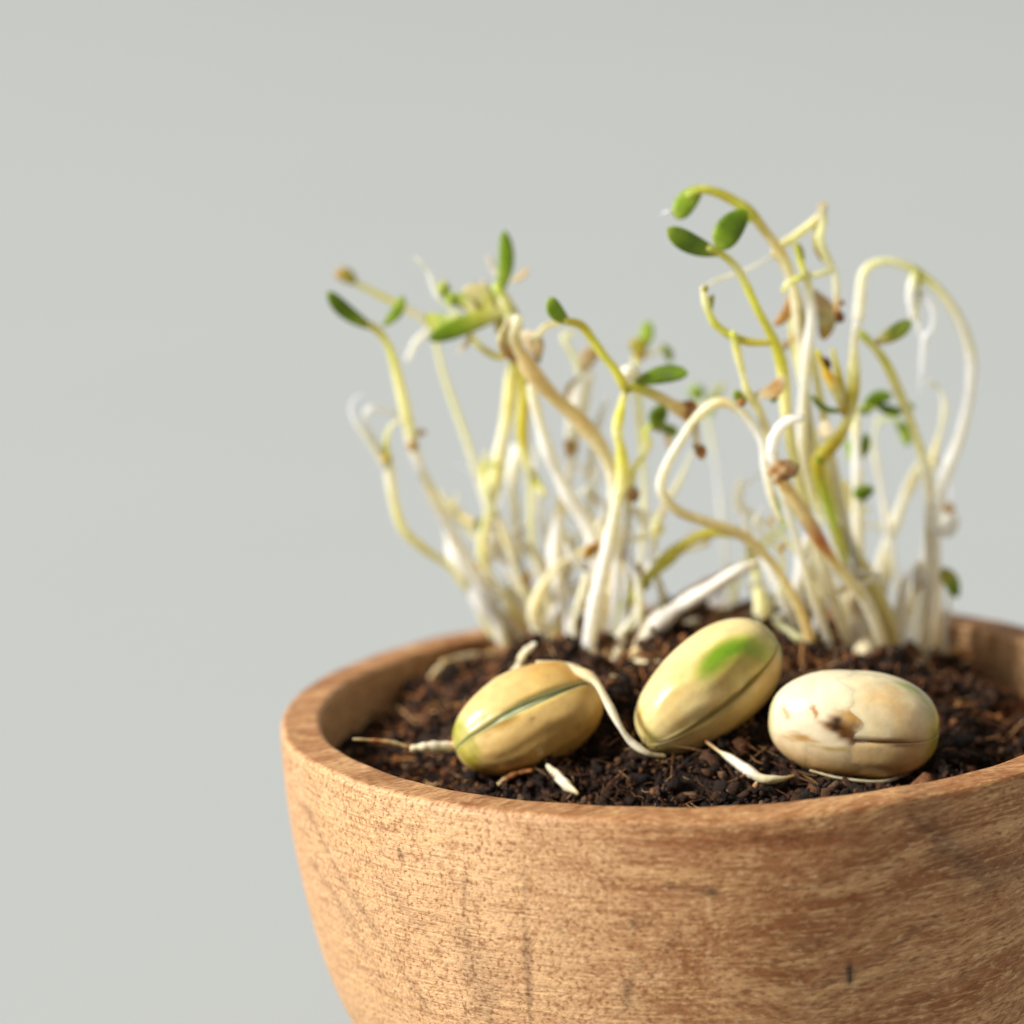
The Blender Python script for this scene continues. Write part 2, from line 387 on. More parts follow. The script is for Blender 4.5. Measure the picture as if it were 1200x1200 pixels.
# ------------------------------------------------------------------ soil: crumbs and fibres
def build_soil():
    r = np.random.default_rng(11)
    nr, na = 120, 300
    rr = np.sqrt(np.linspace(0.0001, 1, nr))*2.69; th = np.arange(na)/na*2*np.pi
    X = np.outer(rr, np.cos(th)).ravel(); Y = np.outer(rr, np.sin(th)).ravel()
    ph = r.uniform(0, 6.28, (40, 2)); fr = r.normal(0, 7, (40, 2))
    def rough(X, Y):
        z = np.zeros_like(X)
        for k in range(40): z += np.sin(X*fr[k, 0]+Y*fr[k, 1]+ph[k, 0])
        return z*0.015
    Z = soil_h(X, Y)+rough(X, Y)-0.03
    Vs = [np.stack([X, Y, Z], -1)]; Fs = [grid_faces(nr, na)]; Fs[0] = np.vstack([Fs[0][:, [0, 1, 2]], Fs[0][:, [0, 2, 3]]])
    Cs = [np.repeat(lin('#2a1a10', 1)[None], len(X), 0)*r.uniform(0.5, 1.3, (len(X), 1))]
    base = len(X)
    import bmesh
    bm = bmesh.new(); bmesh.ops.create_icosphere(bm, subdivisions=1, radius=1)
    bm.verts.ensure_lookup_table()
    IV = np.array([v.co[:] for v in bm.verts]); IF = np.array([[v.index for v in f.verts] for f in bm.faces]); bm.free()
    pal = [lin(h, 1) for h in ('#1c110b', '#2f1c11', '#432a18', '#563620', '#764828', '#94603a', '#634230', '#866448', '#2a1b12')]
    pw = np.array([.2, .22, .18, .14, .07, .03, .07, .03, .06]); pw /= pw.sum()
    N = 17000
    for i in range(N):
        rad = 2.66*math.sqrt(r.uniform()); a = r.uniform(0, 6.283); x, y = rad*math.cos(a), rad*math.sin(a)
        s = float(np.clip(r.lognormal(-4.0, 0.55), 0.008, 0.09))
        z = float(soil_h(x, y)+rough(np.array([x]), np.array([y]))[0])-0.02+r.uniform(0, 0.05)
        if rad+s > 2.68: continue
        v = IV*(1+r.uniform(-0.5, 0.6, (len(IV), 1)))*np.array([1, r.uniform(0.5, 1), r.uniform(0.45, 0.9)])
        q = Matrix.Rotation(r.uniform(0, 6.28), 3, Vector(r.normal(size=3)).normalized()); v = v @ np.array(q).T
        Vs.append(v*s+np.array([x, y, z])); Fs.append(IF+base); base += len(IV)
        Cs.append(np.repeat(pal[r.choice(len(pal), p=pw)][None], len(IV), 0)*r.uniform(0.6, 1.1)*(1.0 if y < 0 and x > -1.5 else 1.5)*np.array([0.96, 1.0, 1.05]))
    fpal = [lin(h, 1) for h in ('#5a3520', '#7a4826', '#9a6236', '#b4824e', '#3b2415', '#c09868')]
    for i in range(5200):
        rad = 2.6*math.sqrt(r.uniform()); a = r.uniform(0, 6.283); x, y = rad*math.cos(a), rad*math.sin(a)
        z = float(soil_h(x, y))+r.uniform(0.0, 0.05)
        L = r.uniform(0.03, 0.24)*(1.0+0.5*(y > 0)); d = r.normal(size=3); d[2] *= 0.35; d /= np.linalg.norm(d); sd = r.normal(size=3)*0.25
        P = np.array([np.array([x, y, z])+d*L*t+sd*L*(t*t-t) for t in np.linspace(-0.5, 0.5, 5)])
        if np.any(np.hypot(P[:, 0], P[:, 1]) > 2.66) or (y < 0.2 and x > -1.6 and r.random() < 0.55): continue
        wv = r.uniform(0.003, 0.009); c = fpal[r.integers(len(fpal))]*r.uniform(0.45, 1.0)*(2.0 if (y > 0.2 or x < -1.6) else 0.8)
        v, f, cc = tube_geo(P, np.array([.4, .9, 1, .9, .3])*wv, np.repeat(c[None], 5, 0), 4, r, cap=False)
        f = np.vstack([f[:, [0, 1, 2]], f[:, [0, 2, 3]]])
        Vs.append(v); Fs.append(f+base); base += len(v); Cs.append(cc)
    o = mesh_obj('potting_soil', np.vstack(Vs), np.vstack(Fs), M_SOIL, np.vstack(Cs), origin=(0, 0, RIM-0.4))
    tagit(o, 'dark crumbly potting soil with brown fibres filling the bowl', 'soil', kind='stuff')
build_soil()

# ------------------------------------------------------------------ sprouted beans
def bean(label, px, py, ang, half_len, half_w, half_t, seam, hinge, tilt, colour, inner_col, yaw_depth=0.0, coat=None, coat_col=None, dip=0.0):
    """ang: image angle of the long axis; seam: how far the seam is turned round the axis; all half sizes in cm"""
    hz = 0.80*half_t
    best = None
    for Y in np.arange(-2.6, 1.5, 0.01):
        p = at(px, py, Y)
        g = abs(p[2]-hz-soil_h(p[0], p[1]))
        if best is None or g < best[0]: best = (g, p)
    c = best[1]
    ca, sa = math.cos(ang), math.sin(ang)
    X = ca*RT+sa*UP+math.tan(yaw_depth)*FW; X /= np.linalg.norm(X)
    side = -sa*RT+ca*UP; side = side-X*(side @ X); side /= np.linalg.norm(side)
    tow = np.cross(side, X);  tow = tow if tow @ FW < 0 else -tow
    Wd = math.cos(seam)*tow+math.sin(seam)*side            # direction of the open seam
    Nn = -math.sin(seam)*tow+math.cos(seam)*side
    base = c-np.array([0, 0, half_t])
    t = thing('sprouted_bean', base, label, 'bean', 'sprouted beans on the soil')
    nu, nv = 150, 120
    u = np.linspace(0.015, math.pi-0.015, nu); ph = np.arange(nv)/nv*2*np.pi
    for sgn in (1, -1):
        U, PH = np.meshgrid(u, ph, indexing='ij')
        cx = np.cos(U); s = np.sin(U)**0.86
        egg = 1+0.07*cx
        cp, sp = np.cos(PH), np.sin(PH)
        x = half_len*np.sign(cx)*np.abs(cx)**0.94
        wv = half_w*egg*s*np.sign(cp)*np.abs(cp)**0.92
        nn = np.where(sp >= 0, half_t*egg*s*np.abs(sp)**0.80, -0.03*s*np.abs(sp))
        nn = nn*(1+0.03*np.sin(3*cx+1.7*sgn)*np.clip(cp, 0, 1))+0.006
        wr = np.sin(PH*9+2.2*np.sin(2.1*cx+sgn)+1.3*np.sin(5*cx+px))*0.5+np.sin(PH*17+3*cx+np.sin(6*cx+py))*0.3+np.sin(PH*4-4*cx+px)*0.7
        wr = np.where(sp >= 0, wr, 0)*np.sin(U)*0.0055
        wv = wv*(1+wr/half_w); nn = nn*(1+wr/half_t)
        # hinge open at the side facing +W
        h = hinge*0.5; wl = wv+half_w*0.9
        w2 = wl*math.cos(h)-nn*math.sin(h)-half_w*0.9; n2 = nn*math.cos(h)+wl*math.sin(h)*np.exp(-np.square(cx*1.15))
        L = np.stack([x, w2, n2*sgn], -1).reshape(-1, 3)
        Pw = c+np.outer(L[:, 0], X)+np.outer(L[:, 1], Wd)+np.outer(L[:, 2], Nn)
        C = colour((x/half_len).ravel(), (wv/half_w).ravel(), (nn/half_t).ravel(), sgn, (sp < 0).ravel())
        mesh_obj('cotyledon', Pw, grid_faces(nu, nv) if sgn > 0 else grid_faces(nu, nv)[:, ::-1], M_BEAN, C, t)
    # pale inner seam strip
    nu2, nv2 = 60, 20
    u2 = np.linspace(0.05, math.pi-0.05, nu2); p2 = np.arange(nv2)/nv2*2*np.pi
    U, PH = np.meshgrid(u2, p2, indexing='ij')
    x = 0.82*half_len*np.cos(U); wv = 0.93*half_w*np.sin(U)**0.9*np.cos(PH); nn = (0.045+hinge*0.10)*np.sin(U)*np.sin(PH)
    L = np.stack([x, wv, nn], -1).reshape(-1, 3)
    Pw = c+np.outer(L[:, 0], X)+np.outer(L[:, 1], Wd)+np.outer(L[:, 2], Nn)
    mesh_obj('seam_membrane', Pw, grid_faces(nu2, nv2), M_BEAN, np.repeat(inner_col[None], len(Pw), 0)*(1+0.2*np.sin(L[:, :1]*40)*np.cos(L[:, 1:2]*60)), t)
    if coat is not None:
        a0 = coat; nu3, nv3 = 120, 160
        ph3 = np.arange(nv3)/nv3*2*np.pi
        edge = a0+0.05*np.sin(ph3*2+1.2)+0.012*np.sin(ph3*5)
        k = np.linspace(0, 1, nu3)[:, None]
        ue = np.arccos(np.clip(edge, -1, 1))[None]
        U = math.pi-0.015-(math.pi-0.015-ue)*k
        PH = np.repeat(ph3[None], nu3, 0); cx = np.cos(U); s = np.sin(U)**0.86; egg = 1+0.07*cx
        sp, cp = np.sin(PH), np.cos(PH)
        off = 0.008*np.clip((1-k)/0.12, 0, 1)**0.5
        x = half_len*np.sign(cx)*np.abs(cx)**0.94-off*0.6*(cx < -0.5)
        wv = (half_w*egg*s*(0.985+0.025*np.clip((1-k)/0.3, 0, 1))+off)*np.sign(cp)*np.abs(cp)**0.92; nn = (half_t*egg*s*(0.985+0.06*np.clip((1-k)/0.3, 0, 1))+off+0.004)*np.sign(sp)*np.abs(sp)**0.84
        L = np.stack([x, wv, nn], -1).reshape(-1, 3)
        Pw = c+np.outer(L[:, 0], X)+np.outer(L[:, 1], Wd)+np.outer(L[:, 2], Nn)
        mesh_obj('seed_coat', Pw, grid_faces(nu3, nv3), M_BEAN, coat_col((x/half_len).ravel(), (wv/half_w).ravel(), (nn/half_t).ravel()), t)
    return t, c, X, Wd, Nn

def blob0(x, y, cx, cy, rx, ry, soft=1.0):
    return np.exp(-(np.square((x-cx)/rx)+np.square((y-cy)/ry))**soft)[:, None]

def blob(x, y, cx, cy, rx, ry, soft=1.0):
    x, y = x+0.35*rx*np.sin(y/ry*2.3+cx*9)+0.18*rx*np.sin(y/ry*6+x/rx*3), y+0.35*ry*np.sin(x/rx*2.1+cy*7)+0.18*ry*np.sin(x/rx*5.3-y/ry*4)
    return np.exp(-(np.square((x-cx)/rx)+np.square((y-cy)/ry))**soft)[:, None]

CREAM, PALE, OLIVE, GREEN, DGREEN = lin('#ecd9a0'), lin('#f3e8cc'), lin('#b3953a'), lin('#8fa81c'), lin('#5f8a10')
BROWN, DKB, TAN = lin('#a8681c'), lin('#4e2608'), lin('#d3a860')

def col_left(x, w_, n_, sgn, flat):
    C = np.repeat(lin('#eed392')[None], len(x), 0)
    C = C+(lin('#d8aa4a')-C)*np.clip(0.5+0.5*x, 0, 1)[:, None]*0.6
    if sgn > 0: C = C+(lin('#c98f2c')-C)*0.75*blob(x, w_, 0.45, 0.75, 0.4, 0.3)
    C = C+(lin('#b9a83c')-C)*0.4*blob(x, n_, 0.2, 0.03, 0.8, 0.10)*(w_ > 0)[:, None]
    C = C+(GREEN-C)*0.95*blob(x, w_, -0.88, 0.35, 0.10, 0.25)
    C = C+(lin('#b08a10')-C)*0.7*blob(x, w_, -0.85, -0.1, 0.15, 0.4)
    if sgn < 0:
        C = C+(lin('#c98f34')-C)*0.65*np.clip(n_, 0, 1)[:, None]  # amber underside: its shade painted into the lower half's colour
        C = C+(lin('#b8861f')-C)*0.8*blob(x, n_, -0.35, 0.10, 0.18, 0.08)*(w_ > 0)[:, None]
        C = C+(BROWN-C)*0.7*blob(x, n_, -0.02, 0.25, 0.04, 0.05)*(w_ > 0)[:, None]
        C = C+(BROWN-C)*0.5*blob(x, n_, 0.5, 0.75, 0.04, 0.05)
        C = C+(BROWN-C)*0.4*blob(x, n_, 0.15, 0.45, 0.03, 0.04)
    C = C+(lin('#c8cfa8')-C)*0.7*flat[:, None]
    return C

def col_mid(x, w_, n_, sgn, flat):
    C = np.repeat(lin('#f2dc9c')[None], len(x), 0)
    if sgn > 0:
        C = C+(lin('#b8bc30')-C)*0.85*blob0(x, w_, 0.34, 0.72, 0.52, 0.30, 2.5)
        C = C+(lin('#6f9a10')-C)*0.95*blob0(x, w_, 0.27, 0.73, 0.40, 0.21, 2.2)
        C = C+(lin('#d9a860')-C)*0.6*blob(x, w_, 0.35, 0.97, 0.5, 0.10)
        C = C+(lin('#d9b050')-C)*0.45*blob(x, w_, -0.35, 0.6, 0.3, 0.35)
    else:
        C = C+(lin('#c0913f')-C)*(0.45+0.4*np.clip(n_, 0, 1)[:, None])  # lower half toned amber, the bean's shaded underside put into the colour
    C = C+(lin('#90a520')-C)*0.7*blob(x, n_, 0.93, 0.2, 0.08, 0.3)
    C = C+(lin('#d8b32c')-C)*0.7*blob(x, w_, -0.88, 0.0, 0.06, 0.12)
    C = C+(lin('#c9c040')-C)*0.5*blob(x, w_, -0.95, 0.4, 0.08, 0.3)
    C = C+(lin('#b8a050')-C)*0.6*blob(x, n_, 0.1, 0.0, 0.9, 0.06)
    return C

def col_right(x, w_, n_, sgn, flat):
    C = np.repeat(lin('#f2e3b8')[None], len(x), 0)
    if sgn > 0:
        C = C+(lin('#dcb676')-C)*0.8*blob(x, w_, 0.45, 0.75, 0.35, 0.35)
        C = C+(GREEN-C)*0.8*blob(x, w_, 0.66, 0.12, 0.18, 0.14)
    else:
        C = C+(lin('#c8923a')-C)*(0.4+0.45*np.clip(n_, 0, 1)[:, None])  # shading of the lower half painted in as amber
    C = C+(lin('#a8aa34')-C)*0.85*np.clip((x-0.80)/0.15, 0, 1)[:, None]
    C = C+(lin('#9a6a30')-C)*0.6*blob(x, n_, 0.35, 0.0, 0.4, 0.07)
    return C

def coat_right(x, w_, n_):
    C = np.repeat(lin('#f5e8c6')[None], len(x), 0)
    C = C+(lin('#c8923a')-C)*0.85*np.clip((-n_+0.05)/0.8, 0, 1)[:, None]  # coat turns amber downwards: painted shade on its underside
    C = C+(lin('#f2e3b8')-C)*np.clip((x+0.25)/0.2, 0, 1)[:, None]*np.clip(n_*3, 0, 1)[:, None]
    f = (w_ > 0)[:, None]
    for (cx, cy, rx, ry, k, h) in ((-0.10, 0.24, 0.20, 0.22, 0.95, '#a8661c'), (-0.14, 0.22, 0.15, 0.20, 0.98, '#2e1404'), (-0.02, 0.28, 0.09, 0.18, 0.85, '#6a4420'),
                                  (0.03, 0.46, 0.17, 0.17, 0.9, '#c89438'), (0.12, 0.58, 0.2, 0.09, 0.85, '#b87830'), (-0.46, 0.48, 0.045, 0.10, 0.9, '#b0742c'),
                                  (0.09, 0.04, 0.13, 0.14, 0.9, '#5a3414'), (-0.33, 0.20, 0.05, 0.07, 0.35, '#c89050'), (-0.62, -0.12, 0.18, 0.09, 0.85, '#c08a34'), (-0.80, 0.30, 0.05, 0.10, 0.6, '#c08a40'), (-0.15, -0.22, 0.22, 0.05, 0.7, '#b09020')):
        C = C+(lin(h)-C)*k*blob(x, n_, cx, cy, rx, ry, 1.3)*f
    C = C+(lin('#b8b060')-C)*0.6*np.clip((-x-0.93)/0.05, 0, 1)[:, None]
    return C

rad = math.radians
bL, cL, *_ = bean('yellow bean split along its seam, root curling over its top, leftmost of the three', 618, 843, rad(24), 0.54, 0.315, 0.32, rad(20), rad(5.5), 0, col_left, lin('#d6dcae'), yaw_depth=rad(8))
bM_, cM, *_ = bean('cream bean with a bright green patch, propped up between the two other beans', 830, 806, rad(39), 0.585, 0.30, 0.325, rad(-30), rad(5), 0, col_mid, lin('#a89058'), yaw_depth=rad(12))
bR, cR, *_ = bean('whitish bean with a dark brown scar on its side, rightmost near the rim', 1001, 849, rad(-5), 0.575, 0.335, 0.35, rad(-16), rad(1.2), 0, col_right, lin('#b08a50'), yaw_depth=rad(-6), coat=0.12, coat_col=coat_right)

# ------------------------------------------------------------------ sprouts
PAL = dict(W='#f5eee0', C='#f3e8cc', Y='#ece2a0', G='#cdcd56', O='#bdb23c', D='#93b322', E='#6c8a16', L='#b2c84a', T='#e6ca94', B='#cb9c58', R='#b5743f', K='#4a2a14', S='#ecdcb4', M='#e8dfca', N='#d8a52c')
def cols(s): return np.array([lin(PAL[k]) for k in s])

def path3(pts, Y0, Y1, seed, wig=0.05):
    r = np.random.default_rng(seed); n = len(pts); s = np.linspace(0, 1, n)
    Ys = Y0+(Y1-Y0)*s + wig*np.sin(s*r.uniform(3, 7)+r.uniform(0, 6))*np.sin(np.pi*s)
    return np.array([at(x, y, Y) for (x, y), Y in zip(pts, Ys)])

class Sprout:
    n = 0
    def __init__(s, label, pts, wd, c, dy=-0.2, Y=None, mat=None, rooted=True, per=7, name='sprout', part='stem', cat='sprout', group='sprouts growing in the bowl', lump=0.07):
        Sprout.n += 1; s.seed = 100+Sprout.n*7
        r = np.random.default_rng(s.seed)
        b = on_soil(*pts[0]) if Y is None else at(*pts[0], Y)
        s.t = thing(name, b, label, cat, group)
        P = path3(pts, b[1], b[1]+dy, s.seed)
        if rooted: P = np.vstack([[b[0]+(P[0]-P[1])[0]*0.2, b[1]+0.02, min(b[2], float(soil_h(b[0], b[1])))-0.14], P])
        s.pts = np.array(pts, float); s.P = P[1:] if rooted else P
        Pc = catmull(P, per); n = len(Pc)
        wpx = lerp_list(wd if isinstance(wd, (list, tuple)) else [wd], n)[:, 0]
        V, F, C = tube_geo(Pc, wpx*0.90/2/pxs(Pc), lerp_list(cols(c), n), 12, r, lump=lump*2.1)
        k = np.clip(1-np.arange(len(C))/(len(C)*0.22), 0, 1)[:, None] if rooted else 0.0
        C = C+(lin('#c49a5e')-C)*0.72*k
        C = C*(1+0.10*r.standard_normal((len(C), 1))*0.5)
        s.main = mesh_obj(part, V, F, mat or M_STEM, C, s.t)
    def near(s, p):
        i = np.argmin(np.hypot(*(s.pts-np.array(p)).T)); return s.P[i][1]
    def branch(s, pts, wd, c, dy=-0.1, Y=None, name='branch', mat=None, lump=0.07, per=6):
        s.seed += 1; r = np.random.default_rng(s.seed)
        y0 = s.near(pts[0]) if Y is None else Y
        P = path3(pts, y0, y0+dy, s.seed, 0.03); Pc = catmull(P, per); n = len(Pc)
        wpx = lerp_list(wd if isinstance(wd, (list, tuple)) else [wd], n)[:, 0]
        V, F, C = tube_geo(Pc, wpx/2/pxs(Pc), lerp_list(cols(c), n), 10, r, lump=lump)
        mesh_obj(name, V, F, mat or M_STEM, C, s.t)
        s.pts = np.vstack([s.pts, np.array(pts, float)]); s.P = np.vstack([s.P, P]); return s
    def leaf(s, b, t, wd, c='GDE', dy=-0.05, thick=0.5, bend=0.08, name='leaf', mat=None, Y=None, pw=0.75):
        s.seed += 1; r = np.random.default_rng(s.seed)
        y0 = s.near(b) if Y is None else Y
        A = at(*b, y0); B = at(*t, y0+dy); ax = B-A; Ln = np.linalg.norm(ax); ax /= Ln
        view = FW-ax*(FW @ ax); view /= np.linalg.norm(view); sd = np.cross(ax, view)
        tw = r.uniform(-0.5, 0.5); sd, view = math.cos(tw)*sd+math.sin(tw)*view, math.cos(tw)*view-math.sin(tw)*sd
        hw = wd*0.92/2/pxs(A); nu, nv = 26, 18; V, C = [], []
        cl = lerp_list(cols(c), nu); sg = r.choice([-1, 1])
        for i in range(nu):
            q = i/(nu-1); q2 = min(max(q, 0.004), 0.996)
            # narrow at the stalk, broad beyond the middle, blunt tip
            k = math.sqrt(max(0.0, 1-((q2-0.60)/0.40)**2)) if q2 > 0.60 else math.sqrt(max(0.0, 1-((0.60-q2)/0.62)**2))**(1.0/pw)
            k = max(k, 0.30*(1-q2), 0.02)
            cen = A+ax*Ln*q+sd*bend*Ln*sg*math.sin(math.pi*q)+view*0.06*Ln*math.sin(math.pi*q)
            th = np.arange(nv)/nv*2*np.pi
            cup = 0.22*np.square(np.cos(th))*hw*k
            V.append(cen+np.outer(np.cos(th)*hw*k, sd)+np.outer(np.sin(th)*hw*k*thick-cup, view))
            vein = 1+0.10*np.exp(-np.square(np.cos(th)/0.15))
            C.append(np.outer(vein, cl[i]))
        mesh_obj(name, np.vstack(V), grid_faces(nu, nv), mat or M_LEAF, np.vstack(C)*(1+0.05*r.standard_normal((nu*nv, 1))), s.t)
        return s
    def husk(s, b, t, wd, c='TBR', dy=-0.03, thick=0.22, name='husk', Y=None):
        return s.leaf(b, t, wd, c, dy, thick, 0.15, name, M_HUSK, Y, pw=0.55)
    def knot(s, p, w_, h_, c='TB', name='knot', dy=-0.05, mat=None, rough=0.16):
        s.seed += 1; r = np.random.default_rng(s.seed); y0 = s.near(p)+dy; cen = at(*p, y0); k = pxs(cen)
        nu, nv = 18, 24; u = np.linspace(0.05, math.pi-0.05, nu); v = np.arange(nv)/nv*2*np.pi
        U, Vv = np.meshgrid(u, v, indexing='ij')
        R = 1+rough*(np.sin(3*U+r.uniform(0, 6))*np.cos(2*Vv+r.uniform(0, 6))+0.7*np.sin(5*Vv+r.uniform(0, 6))*np.sin(4*U)*np.sin(U))
        L = np.stack([R*np.sin(U)*np.cos(Vv)*w_/2/k, R*np.sin(U)*np.sin(Vv)*w_/2/k*0.8, R*np.cos(U)*h_/2/k], -1).reshape(-1, 3)
        cc = cols(c); q = r.random(len(L)); q = 0.5+0.5*np.sin(L[:, 0]*60+r.uniform(0, 6))*np.sin(L[:, 2]*70+1); C = cc[0]*(1-q[:, None])+cc[-1]*q[:, None]
        mesh_obj(name, cen+L, grid_faces(nu, nv), mat or M_HUSK, C, s.t); return s

S = Sprout
# ---- left clump
S('leaning sprout with two dark green leaves, farthest left of the clump',
  [(606, 748), (577, 708), (547, 657), (523, 612), (505, 575), (491, 545), (483, 520), (478, 495), (468, 450), (458, 412), (447, 392), (434, 381)],
  [20, 20, 19, 18, 17, 16, 15, 16, 15, 14, 12, 10], 'WWWWWSWCYYGGO', -0.55) \
  .leaf((438, 385), (384, 342), 21, 'ODED', -0.12).leaf((449, 382), (473, 347), 16, 'LDL', 0.08).knot((483, 522), 13, 12, 'TB').husk((488, 512), (500, 505), 10, 'TSC')
S('thin curved yellow stem with a frayed hooked tip, low at the far left',
  [(600, 745), (573, 722), (548, 692), (525, 663), (495, 642), (472, 620), (461, 586), (455, 545), (452, 520), (457, 501), (468, 492)],
  [15, 14, 12, 12, 11, 12, 15, 14, 9, 8, 5], 'SSYYYYYCGYT', -0.35) \
  .branch([(453, 548), (440, 526), (420, 500), (411, 480), (416, 467), (425, 462)], [11, 9, 7, 5, 3, 2], 'CSCWWW', -0.1, name='root_hair') \
  .branch([(447, 535), (430, 498), (428, 485), (437, 478), (455, 482), (466, 488)], [6, 6, 7, 7, 5, 4], 'WWWWSS', 0.1, name='root_hair').knot((453, 538), 13, 11, 'GN', name='bud', mat=M_LEAF)
S('tan budded stalk poking left above the two dark leaves',
  [(622, 745), (604, 700), (575, 610), (548, 520), (520, 440), (505, 385), (478, 363), (455, 351), (425, 336), (404, 325)],
  [12, 12, 11, 10, 9, 9, 8, 8, 8, 8], 'WCSCYYTOOO', 0.15).leaf((418, 332), (393, 318), 19, 'OOB', 0.02, 0.8, name='bud') \
  .branch([(478, 420), (488, 400), (505, 385), (528, 372)], [7, 8, 9, 9], 'CCSC', 0.05)
S('bright yellow-green stem topped by a broad leaf and one upright leaf',
  [(613, 750), (602, 722), (589, 695), (571, 670), (564, 640), (571, 605), (579, 567), (585, 530), (594, 487), (600, 440), (606, 400), (600, 372)],
  [16, 14, 13, 12, 12, 14, 15, 17, 19, 18, 18, 22], 'STTYCYYYYCYYGY', -0.6) \
  .leaf((598, 362), (503, 398), 26, 'YGDE', -0.15, 0.55, 0.02).leaf((582, 350), (591, 270), 20, 'YLDDD', 0.0, 0.6) \
  .branch([(600, 372), (590, 352), (583, 338)], [20, 18, 14], 'GYL', 0.0).husk((560, 372), (556, 332), 34, 'YYN', 0.1, 0.3, 'withered_leaf') \
  .leaf((578, 368), (543, 338), 26, 'YGYY', 0.05, 0.3, 0.2, 'crumpled_leaf').leaf((562, 376), (518, 350), 20, 'GYLG', 0.1, 0.3, 0.2, 'crumpled_leaf').leaf((594, 362), (566, 328), 18, 'YYC', 0.02, 0.3, 0.2, 'crumpled_leaf').leaf((604, 398), (584, 362), 22, 'GYG', -0.06, 0.3, 0.15, 'crumpled_leaf') \
  .leaf((598, 330), (620, 314), 9, 'YTT', 0.02).leaf((590, 330), (572, 298), 9, 'WWM', 0.05) \
  .husk((540, 372), (498, 372), 26, 'YLG', 0.2, 0.4, 'withered_leaf').leaf((528, 356), (518, 330), 20, 'LLG', 0.2) \
  .branch([(540, 372), (512, 345), (503, 320), (492, 306), (485, 301)], [8, 8, 6, 4, 2], 'YCCYY', 0.15).husk((552, 385), (536, 412), 8, 'CTS')
S('olive stem pressed against the bright yellow-green one, with a short side shoot',
  [(659, 748), (650, 712), (634, 672), (625, 640), (622, 605), (621, 567), (615, 530), (612, 505), (614, 470), (612, 440), (604, 410)],
  [26, 25, 22, 17, 11, 9, 10, 15, 16, 14, 12], 'SSSCYYYOOOO', -0.5) \
  .branch([(621, 553), (628, 565), (637, 578)], [12, 13, 11], 'YGY', -0.05).branch([(604, 410), (585, 418), (565, 408), (550, 392)], [9, 9, 8, 7], 'BOOO', 0.1) \
  .leaf((590, 540), (570, 545), 9, 'YGG', 0.1).branch([(578, 600), (569, 570), (566, 548), (570, 530)], [12, 12, 10, 7], 'YYGC', 0.1)
S('thick brown withered stem slanting down right from the clump top',
  [(716, 752), (722, 690), (722, 630), (720, 585), (716, 550), (703, 522), (680, 493), (652, 468), (628, 442), (612, 418), (602, 398), (606, 375)],
  [14, 15, 16, 16, 17, 19, 21, 23, 24, 24, 20, 14], 'WWWCCSSTTTTTS', -0.5) \
  .husk((612, 430), (600, 372), 30, 'TBYS', -0.08, 0.4, 'withered_leaf').husk((632, 425), (612, 388), 24, 'STC', 0.06, 0.4, 'withered_leaf') \
  .branch([(625, 400), (640, 382), (660, 378)], [10, 8, 7], 'STS', 0.3)
S('stout white stem rising to a crossing stalk with two dark green leaves',
  [(690, 771), (691, 745), (697, 710), (705, 675), (713, 640), (720, 602), (729, 563), (728, 530), (723, 505), (727, 482), (733, 455)],
  [25, 25, 24, 22, 20, 19, 19, 17, 16, 16, 13], 'CWWWWWCYGYGY', -0.35) \
  .branch([(733, 456), (722, 435), (707, 416), (693, 396), (681, 381), (664, 376)], [13, 12, 12, 12, 11, 10], 'OGGGOO', -0.2) \
  .leaf((666, 379), (643, 349), 21, 'ODDL', -0.05).branch([(733, 456), (748, 455), (775, 467), (792, 477), (808, 487)], [12, 13, 14, 16, 20], 'GGTTB', 0.25, name='withered_stalk') \
  .leaf((744, 449), (806, 437), 25, 'LDED', -0.05, 0.6).husk((790, 476), (820, 490), 22, 'TRS', 0.0).knot((738, 437), 26, 20, 'WC', 'bulb', 0.12, M_STEM, 0.1)
S('straight white stem leaning left, ending at an orange seed scale',
  [(702, 755), (701, 700), (696, 640), (685, 612), (668, 585), (655, 560), (645, 537), (636, 510), (628, 478), (622, 455)],
  [18, 19, 20, 20, 20, 19, 18, 18, 17, 12], 'WWSWWWWWWCS', -0.1) \
  .husk((690, 660), (703, 636), 16, 'NNB', -0.12, 0.6, 'seed_scale').branch([(694, 664), (680, 663), (669, 652), (663, 640)], [11, 11, 10, 6], 'CWWW', -0.05, name='root_hair')
S('pale blurred stem with a yellow scale, just behind the white leaning stem',
  [(668, 752), (664, 720), (655, 690), (650, 655), (652, 620), (660, 585), (668, 545), (672, 505), (680, 465), (690, 440)],
  [16, 16, 16, 18, 24, 18, 15, 22, 24, 14], 'CWWWWWSWWWC', 0.45) \
  .husk((668, 545), (664, 515), 18, 'NNT', -0.05, 0.6, 'seed_scale').husk((685, 440), (703, 405), 22, 'STT', 0.0, 0.5, 'withered_leaf') \
  .branch([(682, 460), (675, 425), (660, 395), (672, 390)], [9, 8, 7, 6], 'WYYY', 0.2).husk((664, 480), (680, 440), 8, 'YNY')
S('thin faded stem standing far back, level with the orange scale',
  [(712, 742), (704, 690), (696, 640), (691, 590), (692, 545), (700, 500), (712, 465)], [13, 13, 12, 12, 12, 10, 6], 'WWMWMWW', 0.5)
S('slanting pale stem with a little upright green leaf at its top, behind the crossing stalk',
  [(735, 740), (745, 690), (752, 640), (755, 580), (752, 520), (748, 470), (744, 430), (746, 412)], [14, 14, 12, 11, 11, 12, 11, 9], 'WWCSYYYO', 0.55) \
  .leaf((748, 412), (760, 376), 19, 'LLD', 0.0).leaf((752, 422), (742, 396), 22, 'BOO', 0.02, name='withered_leaf').branch([(748, 420), (768, 412), (776, 408)], [7, 6, 6], 'SSL', 0.1).leaf((776, 404), (786, 424), 13, 'LLL', 0.05)
